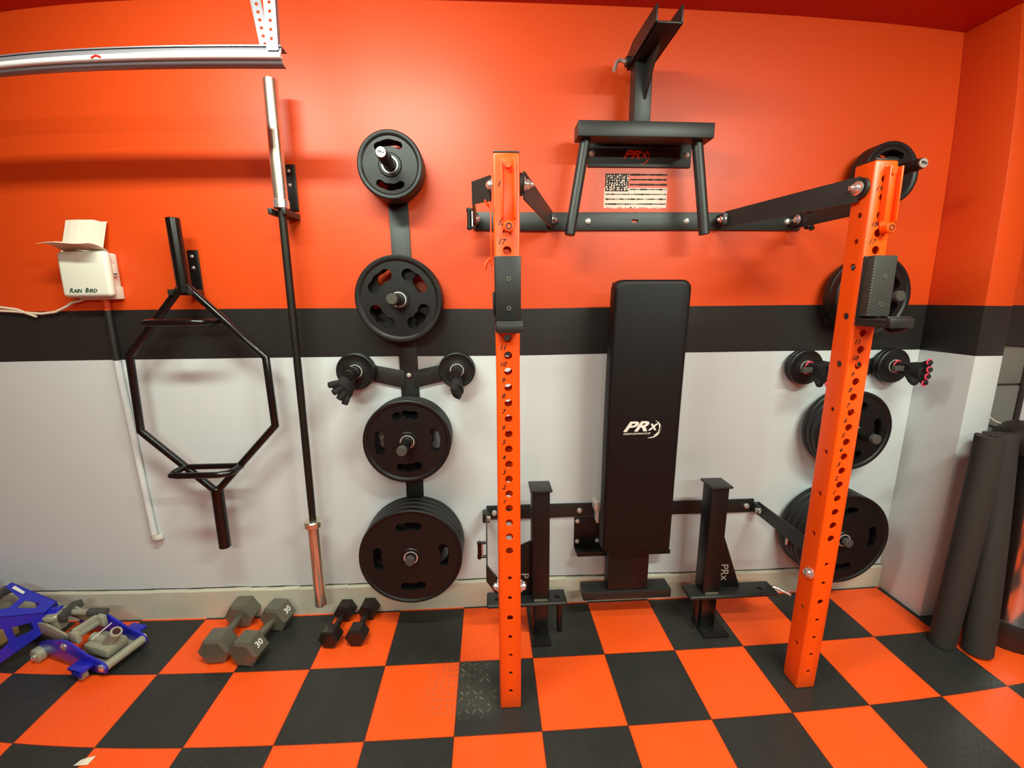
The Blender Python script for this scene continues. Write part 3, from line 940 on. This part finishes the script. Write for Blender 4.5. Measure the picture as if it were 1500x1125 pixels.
# ------------------------------------------------------------------ hex bar and its hook
HY = -.092
wall_hook(.558, 1.521, 1.679, .563, HY, 1.500, .030, 'black wall hook carrying the hexagonal trap bar', True)
hx = thing('hex_trap_bar', (.577, HY, .42), 'black hexagonal trap bar hanging on the wall under the hook', 'trap bar')
P = dict(t=(.560, 1.785), tj=(.565, 1.505), lv=(.314, 1.268), lw=(.304, .955), bj=(.574, .672), rw=(.846, .967), rv=(.842, 1.252), be=(.570, .420))
def q3(k, y=HY): return (P[k][0], y, P[k][1])
obj('hex_frame', MB().tube([(.567, HY, 1.545), q3('lv'), q3('lw'), (.572, HY, .680), q3('rw'), q3('rv')], .0145, 14, closed=True), 'gloss_black', hx)
obj('sleeve', MB().cyl((P['tj'][0], HY, 1.52), (P['t'][0], HY, P['t'][1]), .0235, n=28, bev=.002), 'gloss_black', hx)
obj('sleeve', MB().cyl((P['bj'][0], HY, .700), (P['be'][0], HY, P['be'][1]), .0235, n=28, bev=.002), 'gloss_black', hx)
obj('sleeve_collar', MB().cyl((.566, HY, 1.508), (.566, HY, 1.530), .027, n=24, bev=.002), 'gloss_black', hx)
def lerpx(a, b, z): return P[a][0] + (P[b][0] - P[a][0]) * (z - P[a][1]) / (P[b][1] - P[a][1])
for z, ka, kb, top_ in ((1.402, ('tj', 'lv'), ('tj', 'rv'), True), (.795, ('lw', 'bj'), ('rw', 'bj'), False)):
    xa, xb = lerpx(*ka, z), lerpx(*kb, z)
    if top_: xa += .0; xb += .0
    yo = HY - .085
    obj('grip_handle', MB().tube([(xa, HY, z), (xa - .006, yo + .03, z - .003), (xa + .002, yo + .008, z - .004), (xa + .03, yo, z - .004), (xb - .05, yo, z - .004), (xb - .016, yo + .012, z - .004), (xb - .002, yo + .035, z - .003), (xb, HY, z)], .0130, 12), 'gloss_black', hx)
    if not top_: obj('cross_rail', MB().cyl((xa, HY, z), (xb, HY, z), .0120, n=16), 'gloss_black', hx)

# ------------------------------------------------------------------ sprinkler controller, conduit, cord
ct = thing('sprinkler_controller', (.17, 0, 1.47), 'off-white sprinkler control box with dark green lettering on the orange wall', 'control box')
obj('housing', MB().box(.078, .258, -.050, 0, 1.496, 1.668, .010, seg=3), 'plastic', ct)
obj('housing', MB().box(.11, .262, -.042, 0, 1.488, 1.54, .006), 'plastic', ct)
lid = obj('front_cover', MB().box(.084, .276, -.080, -.046, 1.498, 1.672, .015, seg=5), 'plastic', ct)
obj('cover_text', MB().text('R', .024, (.115, -.0805, 1.523), depth=.0005, shear=.3, bold=.0007, align='LEFT').text('AIN', .019, (.131, -.0805, 1.5212), depth=.0005, shear=.3, bold=.0006, align='LEFT').text('B', .024, (.176, -.0805, 1.523), depth=.0005, shear=.3, bold=.0007, align='LEFT').text('IRD', .019, (.192, -.0805, 1.5212), depth=.0005, shear=.3, bold=.0006, align='LEFT'), 'green_ink', lid, label='dark green brand lettering')
obj('side_latch', MB().box(.252, .272, -.058, -.026, 1.575, 1.625, .006, seg=3), 'plastic', ct)
obj('latch_slot', MB().box(.260, .2735, -.050, -.035, 1.583, 1.589, .001), 'grip', ct)
pp = MB()
def sheet(rows, th=.0012):
    m = MB(); g = [[Vector(p) for p in r] for r in rows]
    n = Vector((0, 0, 1))
    for a, b in zip(g, g[1:]):
        for i in range(len(a) - 1):
            q = [a[i], a[i + 1], b[i + 1], b[i]]
            nn = (q[1] - q[0]).cross(q[3] - q[0]).normalized() * th
            vs = [m.bm.verts.new(p) for p in q] + [m.bm.verts.new(p + nn) for p in q]
            for f in ((0, 1, 2, 3), (7, 6, 5, 4), (0, 4, 5, 1), (1, 5, 6, 2), (2, 6, 7, 3), (3, 7, 4, 0)): m.bm.faces.new([vs[k] for k in f])
    bmesh.ops.remove_doubles(m.bm, verts=m.bm.verts, dist=.0004)
    bmesh.ops.recalc_face_normals(m.bm, faces=m.bm.faces)
    return m
gd = thing('folded_guide', (.19, -.03, 1.66), 'open folded instruction card tucked above the white control box', 'card')
n = 10
back = []
for k in range(n + 1):
    f = k / n
    back.append([(.075 + .012 * f + j / 6 * .162, -.012 - .030 * (1 - f) - .004 * math.sin(j), 1.672 + .125 * f - (.0 if j < 5 else (.008 if k == n else 0))) for j in range(7)])
bk = obj('card_leaf', sheet(back), 'paper', gd, 60)
fr = []
for k in range(n + 1):
    f = k / n
    fr.append([(.088 - .004 * f + j / 6 * .175, -.045 - .100 * f, 1.676 + .022 * math.sin(f * 2.2) + .004 * math.sin(j * .9)) for j in range(7)])
obj('card_leaf', sheet(fr), 'paper', gd, 60)
mk = MB()
for k in range(3): mk.box(.100 + k * .0125, .109 + k * .0125, -.0145, -.0135, 1.776, 1.788)
obj('card_print', mk, 'grip', bk, label='three dark printed marks')

m_c = MM['wall']
cpip = thing('conduit_pipe', (.2, -.02, .43), 'slim wall conduit painted with the wall stripes below the control box', 'pipe')
obj('pipe_run', MB().tube([(.196, -.016, 1.50), (.196, -.016, 1.2), (.204, -.016, .9), (.212, -.016, .450)], .0125, 16), 'wall', cpip)
obj('pipe_elbow', MB().tube([(.212, -.016, .452), (.213, -.016, .432), (.222, -.012, .425), (.234, .0, .424)], .016, 14), 'plain', cpip)
obj('power_cord', MB().tube([(.115, -.02, 1.490), (.06, -.018, 1.478), (.03, -.016, 1.462), (-.02, -.014, 1.442), (-.08, -.013, 1.436), (-.13, -.012, 1.440), (-.19, -.012, 1.447), (-.26, -.012, 1.452)], .0050, 10),
    'cord', None, 60, 'thin white cord running left from the control box along the wall', 'cord')
obj('power_cord', MB().tube([(-.105, -.012, 1.425), (-.14, -.012, 1.438), (-.18, -.013, 1.455), (-.26, -.014, 1.468)], .0050, 10),
    'cord', None, 60, 'short loose end of pale cord at the left edge of the stripe', 'cord')

# ------------------------------------------------------------------ garage door track with perforated hanger
TY, TX, TZc = -.38, 1.145, 2.184
tr = thing('garage_door_track', (.0, TY, TZc), 'galvanized horizontal door track hung below the ceiling', 'door track')
def track_profile():
    pts = []
    h = .0255
    out = [(0, h), (.006, h + .001), (.006, h - .004)]
    prof = [(-.002, h), (.012, h), (.020, h - .004), (.024, h - .012), (.025, .004), (.024, -h + .012), (.020, -h + .005), (.010, -h), (-.004, -h + .001)]
    return prof
prof = track_profile()
m = MB()
x0, x1 = -2.9, TX
front = [(-a + .0125, b) for a, b in prof]
ring0 = []
th = .0022
pin = [(a * .9 + .001, b * .91) for a, b in front]
loop = front + pin[::-1]
m.prism([(x0, TY + a, TZc + b) for a, b in loop], (x1 - x0, 0, 0))
# lit ridge and shaded flanks of the track are put into two steel colours
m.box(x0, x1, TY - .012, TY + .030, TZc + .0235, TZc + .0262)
obj('track_channel', m, 'galv', tr)
obj('track_lip', MB().tube([(x0, TY - .0135, TZc - .004), (x1, TY - .0135, TZc - .004)], .0092, 12), 'galv_lit', tr, label='rounded lip of the track with light painted in')
obj('track_stain', MB().tube([(.595, TY - .0205, TZc - .006), (.61, TY - .0215, TZc - .001), (.625, TY - .021, TZc - .005)], .0036, 8), 'ceiling', tr, label='smear of red paint')
for (xa, ya, xb, yb) in ((1.060, TY + .012, 1.020, TY + .10), (1.115, TY - .012, 1.105, TY - .012)):
    pass
def perforated(p0, p1, wdir, width, fl):
    p0, p1, wd = Vector(p0), Vector(p1), Vector(wdir).normalized()
    d = (p1 - p0).normalized(); nn = d.cross(wd).normalized()
    L = (p1 - p0).length
    T = Matrix((wd, d, nn)).transposed().to_4x4(); T.translation = p0
    a = MB().box(-width / 2, width / 2, 0, L, -.001, .001)
    c = MB()
    k = .03
    while k < L - .01:
        c.cyl((0, k, -.01), (0, k, .01), .0052, n=14); k += .024
    a.cut(c)
    if fl: a.box(fl * width / 2 - .001, fl * width / 2 + .001, 0, L, -.001, -fl * 0 + .018)
    return a.T(T)
obj('hanger_angle', perforated((1.122, TY - .016, TZc + .010), (1.128, TY - .016, ZC), (1, 0, 0), .032, 1), 'galv', tr)
obj('hanger_angle', perforated((1.095, TY + .010, TZc + .012), (1.020, TY + .06, ZC), (1, 0, .1), .030, -1), 'galv', tr)

# ------------------------------------------------------------------ dumbbells
def hexhead(m, c, axis, ap, ln, bev):
    """hexagonal head lying on a flat; ap = half of the distance between flats"""
    c = Vector(c); d = Vector(axis).normalized(); u = d.cross(Vector((0, 0, 1))).normalized(); v = Vector((0, 0, 1))
    Rr = ap / math.cos(math.pi / 6)
    rings = []
    for (h, s) in ((-ln / 2, 1 - bev), (-ln / 2 + bev * ap * .7, 1), (ln / 2 - bev * ap * .7, 1), (ln / 2, 1 - bev)):
        rings.append([m.bm.verts.new(c + d * h + (u * math.cos(t) + v * math.sin(t)) * Rr * s) for t in [math.pi / 3 * k for k in range(6)]])
    m._skin(rings, True)
    return m


def dumbbell(c0, c1, ap, ln, rh, mt, label, group, num=None):
    c0, c1 = Vector((*c0, ap)), Vector((*c1, ap))
    d = (c1 - c0).normalized()
    mid = (c0 + c1) / 2
    root = thing('hex_dumbbell', (mid.x, mid.y, 0), label, 'dumbbell', group)
    obj('handle', MB().tube([c0 + d * ln * .45, c0.lerp(c1, .35), mid, c0.lerp(c1, .65), c1 - d * ln * .45], [rh * .85, rh, rh * 1.08, rh, rh * .85], 16), mt, root)
    for c in (c0, c1):
        h = obj('hex_head', hexhead(MB(), c, d, ap, ln, .22), mt, root, 20)
        if num:
            u = d.cross(Vector((0, 0, 1))).normalized()          # points to +x side
            # number cast on the sloping upper right flat
            nf = (u * math.cos(R(30)) + Vector((0, 0, 1)) * math.sin(R(30)))
            along = d
            upv = nf.cross(along) if nf.cross(along).z > 0 else along.cross(nf)
            rx = upv.cross(nf)
            obj('number', MB().text(num, ap * .62, c + nf * (ap + .0006), rx, upv, depth=.0006, bold=.0004), 'white_ink', h, label='pale number thirty')
    return root


dumbbell((.583, -.248), (.575, -.050), .0575, .085, .016, 'iron', 'grey hex dumbbell nearer the jack, left one of the grey pair', 'grey hex dumbbells')
dumbbell((.719, -.268), (.747, -.078), .0575, .085, .016, 'iron', 'grey hex dumbbell marked thirty, right one of the grey pair', 'grey hex dumbbells', '30')
dumbbell((1.030, -.200), (1.043, -.048), .040, .062, .014, 'black_iron', 'small black hex dumbbell, left one of the pair below the barbell', 'small black hex dumbbells')
dumbbell((1.142, -.196), (1.151, -.045), .040, .062, .014, 'black_iron', 'small black hex dumbbell, right one of the pair by the lowest plates', 'small black hex dumbbells')

# ------------------------------------------------------------------ floor jack
def jack():
    """low trolley jack; built along local +x (front/right end), then turned"""
    root = thing('floor_jack', (.0, -.21, 0), 'blue and grey trolley floor jack on the tiles by the curb', 'floor jack')
    A = Vector((-.155, -.165, 0)); B = Vector((.215, -.265, 0))
    d = (B - A).normalized(); nrm = Vector((-d.y, d.x, 0))
    Tm = Matrix((d, nrm, Vector((0, 0, 1)))).transposed().to_4x4(); Tm.translation = A
    L = (B - A).length
    def side(y, w_):
        pts = [(-.012, .052), (.0, .080), (.04, .096), (.15, .128), (.19, .126), (.28, .088), (L - .02, .070), (L, .048), (L - .008, .022), (L - .05, .014), (.20, .018), (.10, .030), (.01, .036)]
        return MB().prism([(x, y, z) for x, z in pts], (0, w_, 0), .0015).T(Tm)
    for y in (-.085, .075): obj('side_frame', side(y, .009), 'blue', root)
    # foot bracket with caster
    for s, y0, y1 in ((-1, -.135, -.085), (1, .085, .13)):
        obj('caster_bracket', MB().box(L - .14, L - .06, y0, y1, .050, .062, .003).box(L - .12, L - .07, min(y0, y1), min(y0, y1) + .006, .03, .06, .001).T(Tm), 'blue', root)
        obj('caster', MB().cyl((L - .10, y0 + .012 if s < 0 else y1 - .012, .0205), (L - .10, y0 + .036 if s < 0 else y1 - .036, .0205), .020, n=20, bev=.003).T(Tm), 'grey_metal', root)
    for s in (-1, 1):
        obj('front_wheel', MB().cyl((.0, s * .080, .032), (.0, s * .112, .032), .032, n=24, bev=.005).T(Tm), 'grey_metal', root)
        obj('axle_nut', MB().lathe([(.012, 0), (.012, .006), (.006, .012), (.0001, .014)], (.0, s * .112, .032), (0, s, 0), 12).T(Tm), 'chrome', root)
        for x, z in ((.165, .102), (L - .025, .046)):
            obj('axle_nut', MB().lathe([(.016, 0), (.016, .004), (.009, .009), (.0001, .011)], (x, s * .085, z), (0, s, 0), 12).T(Tm), 'chrome', root)
    arm = MB()
    for y in (-.060, .052): arm.prism([(.14, y, .085), (.18, y, .122), (.03, y, .158), (-.035, y, .152), (-.03, y, .105)], (0, .008, 0), .001)
    arm.box(.12, .18, -.06, .06, .105, .125, .006)
    arm.box(.155, .205, -.062, -.040, .10, .150, .006).box(.155, .205, .040, .062, .10, .150, .006).box(.155, .175, -.062, .062, .10, .150, .006)
    obj('lift_arm', arm.T(Tm), 'grey_metal', root)
    obj('saddle', MB().cyl((.0, -.005, .150), (.0, -.005, .172), .044, n=20, bev=.004).cyl((.0, -.005, .10), (.0, -.005, .152), .034, n=16).T(Tm), 'grey_metal', root)
    obj('floor_pan', MB().box(.15, L - .03, -.076, .076, .020, .026, .001).T(Tm), 'grey_metal', root)
    obj('cylinder', MB().box(.20, L - .05, -.045, .045, .045, .085, .010).cyl((.20, 0, .085), (L - .06, 0, .075), .020, n=20).T(Tm), 'grey_metal', root)
    obj('handle_socket', MB().cyl((L - .10, .0, .07), (L - .035, .0, .145), .026, .022, n=24, bev=.003).T(Tm), 'grey_metal', root)
    obj('socket_bore', MB().cyl((L - .036, 0, .1438), (L - .0345, 0, .1455), .014, n=20).T(Tm), 'dark_inside', root)
    obj('rear_roller', MB().cyl((L - .015, -.076, .046), (L - .015, .076, .046), .0175, n=20, bev=.002).T(Tm), 'grey_metal', root)
    obj('carry_handle', MB().cyl((-.01, .035, .140), (.10, .062, .138), .0135, n=16, bev=.002).T(Tm), 'grey_metal', root)
    obj('handle_grip', MB().cyl((.095, .061, .138), (.175, .080, .140), .0175, n=16, bev=.003).T(Tm), 'grip', root, label='dark foam grip')
    obj('label_stripe', MB().prism([(.20, -.086, .088), (.34, -.086, .052), (.34, -.086, .047), (.20, -.086, .083)][::-1], (0, -.0006, 0)).T(Tm), 'blue', root)
    obj('spring', MB().cyl((.22, -.02, .093), (L - .13, .045, .130), .0022, n=8).T(Tm), 'white_ink', root)
    return root


jack()


# ------------------------------------------------------------------ jack stands lying on their side, and the box under them
def stand(T, label, blade):
    """four-legged stamped jack stand along local +z (height .28), base square .17"""
    loc = T.translation
    root = thing('jack_stand', loc, label, 'jack stand', 'blue jack stands')
    body = MB()
    h, b, t = .215, .128, .040
    # stamped faces with a cut-out each
    for k in range(4):
        Rz = Matrix.Rotation(k * H, 4, 'Z')
        f = MB().prism([(-b, -b, 0), (-b + .035, -b, 0), (-.032, -b + (b - t) * .42, h * .42), (.032, -b + (b - t) * .42, h * .42), (b - .035, -b, 0), (b, -b, 0), (t, -t, h), (-t, -t, h)], (0, .0035, 0))
        c = MB().prism([(-.026, -.12, h * .52), (.026, -.12, h * .52), (.018, -.12, h * .80), (-.018, -.12, h * .80)], (0, .12, 0))
        f.cut(c)
        for v in f.bm.verts: pass
        body._add(f.T(Rz).bm)
    obj('stand_body', body.T(T), 'blue', root, 25)
    obj('stand_neck', MB().cyl((0, 0, h - .03), (0, 0, h + .035), .036, .031, n=20, bev=.003).T(T), 'blue', root)
    obj('ratchet_post', MB().cyl((0, 0, h + .03), (0, 0, h + .052), .018, n=16).T(T), 'grip', root)
    sd = MB().prism([(-.055, -.018, h + .085), (-.048, -.018, h + .048), (.048, -.018, h + .048), (.055, -.018, h + .085), (.020, -.018, h + .062), (-.020, -.018, h + .062)], (0, .036, 0), .002)
    obj('saddle', sd.T(T), 'grip', root, label='dark cast saddle')
    lb = MB().prism([(-b * .80, -b - .0012 + .010, .030), (-b * .80 + .018, -b - .0012 + .010, .030), (-.058, -b + .033, .085), (-.072, -b + .033, .085)], (0, -.0008, 0))
    obj('stand_label', MB().text('TON', .022, (0, -t - .016, h * .92), (0, 0, 1), (-1, 0, 0), depth=.0005)
        if False else lb.T(T), 'white_ink', root, label='white printed strip')
    return root


def orient(loc, zdir, roll):
    z = Vector(zdir).normalized(); u, v = frame_of(z)
    Mx = Matrix((u, v, z)).transposed().to_4x4() @ Matrix.Rotation(roll, 4, 'Z'); Mx.translation = Vector(loc)
    return Mx


stand(orient((-.385, -.205, .129), (.96, .20, .10), R(0)), 'blue jack stand tipped on its side with dark saddle, next to the floor jack', 0)
stand(orient((-.735, -.165, .226), (.96, .20, -.08), R(4)), 'second blue jack stand lying higher behind the first, at the left edge', 1)
bx = thing('cardboard_box', (-.69, -.205, 0), 'low tan cardboard box below the blue jack stands', 'box')
Tb = Matrix.Translation((-.69, -.205, 0)) @ Matrix.Rotation(R(-3), 4, 'Z')
m = MB().box(-.24, .24, -.125, .125, 0, .10, .002)
c = MB().box(-.234, .234, -.119, .119, .006, .2)
m.cut(c)
obj('box_body', m.T(Tb), 'cardboard', bx)

obj('paper_scrap', sheet([[(.36, -.70, .001), (.385, -.70, .004), (.405, -.695, .001)], [(.37, -.68, .002), (.39, -.675, .006), (.41, -.665, .003)]]), 'paper', None, 60,
    'torn scrap of white paper on the floor tiles, near the bottom edge', 'paper scrap')


# ------------------------------------------------------------------ rolled mats, case, bin at the right
def rolled_mat(p0, p1, rr_, turns, label):
    p0, p1 = Vector(p0), Vector(p1)
    root = thing('rolled_mat', (p0.x, p0.y, 0), label, 'rolled mat', 'rolled floor mats')
    d = (p1 - p0).normalized(); u, v = frame_of(d)
    m = MB(); rings = [[], []]
    th = .009
    n = int(turns * 36)
    prof = []
    for k in range(n + 1):
        t = 2 * math.pi * k / 36; r_ = rr_ - (th * 1.12) * t / (2 * math.pi)
        prof.append((t, r_))
    outer = [(r_ * math.cos(t), r_ * math.sin(t)) for t, r_ in prof]
    inn = [((r_ - th) * math.cos(t), (r_ - th) * math.sin(t)) for t, r_ in prof]
    loop = outer + inn[::-1]
    R0 = [m.bm.verts.new(p0 + u * a + v * b) for a, b in loop]
    R1 = [m.bm.verts.new(p1 + u * a + v * b) for a, b in loop]
    N = len(outer); T_ = len(loop)
    for i in range(T_):
        j = (i + 1) % T_
        m.bm.faces.new((R0[i], R0[j], R1[j], R1[i]))
    for ring in (R0, R1):
        for i in range(N - 1):
            m.bm.faces.new((ring[i], ring[i + 1], ring[T_ - 2 - i], ring[T_ - 1 - i]))
    bmesh.ops.recalc_face_normals(m.bm, faces=m.bm.faces)
    obj('rolled_sheet', m, 'mat_foam', root, 40)
    core = MB().cyl(p0 + d * .004, p1 - d * .01, rr_ - th * 1.12 * turns - .002, n=24)
    obj('roll_core', core, 'mat_edge', root)
    return root


rolled_mat((3.690, -.400, .004), (3.694, -.394, .945), .0510, 2.9, 'left-hand charcoal rolled mat standing upright in front of the corner pillar')
rolled_mat((3.787, -.468, .010), (3.806, -.345, .938), .0580, 3.3, 'thicker charcoal rolled mat leaning back between the other roll and the steel bin')

gc = thing('grey_case', (4.03, -.07, 0), 'tall narrow grey case with a thin curved wire handle behind the rolled mats', 'case')
obj('case_body', MB().box(3.892, 4.165, -.125, -.004, 0, 1.085, .006).box(3.892, 4.165, -.125, -.004, 1.093, 1.258, .006), 'grey_case', gc)
obj('case_seam', MB().box(3.895, 4.162, -.120, -.006, 1.083, 1.095), 'black_plastic', gc)
obj('case_side', MB().box(4.165, 4.20, -.128, -.004, 0, 1.26, .004), 'black_plastic', gc)
obj('wire_handle', MB().tube([(3.900, -.128, 1.075), (3.915, -.150, 1.020), (3.955, -.158, .970), (4.02, -.155, .93), (4.09, -.150, .905), (4.15, -.130, .895)], .0045, 10), 'cord', gc, label='thin pale wire handle')

bi = thing('steel_bin', (4.082, -.345, 0), 'round stainless steel bin with black base at the right edge', 'bin')
bc = (4.082, -.345)
obj('base_ring', MB().lathe([(.0001, 0), (.196, 0), (.200, .006), (.201, .12), (.196, .128), (.0001, .128)], (*bc, 0), (0, 0, 1), 64), 'black_plastic', bi)
obj('steel_body', MB().lathe([(.0001, .128), (.194, .128), (.194, .85), (.0001, .85)], (*bc, 0), (0, 0, 1), 96), 'steel', bi)
obj('lid', MB().lathe([(.0001, .96), (.10, .955), (.16, .94), (.192, .90), (.199, .87), (.199, .848), (.19, .848)], (*bc, 0), (0, 0, 1), 64), 'black_plastic', bi)
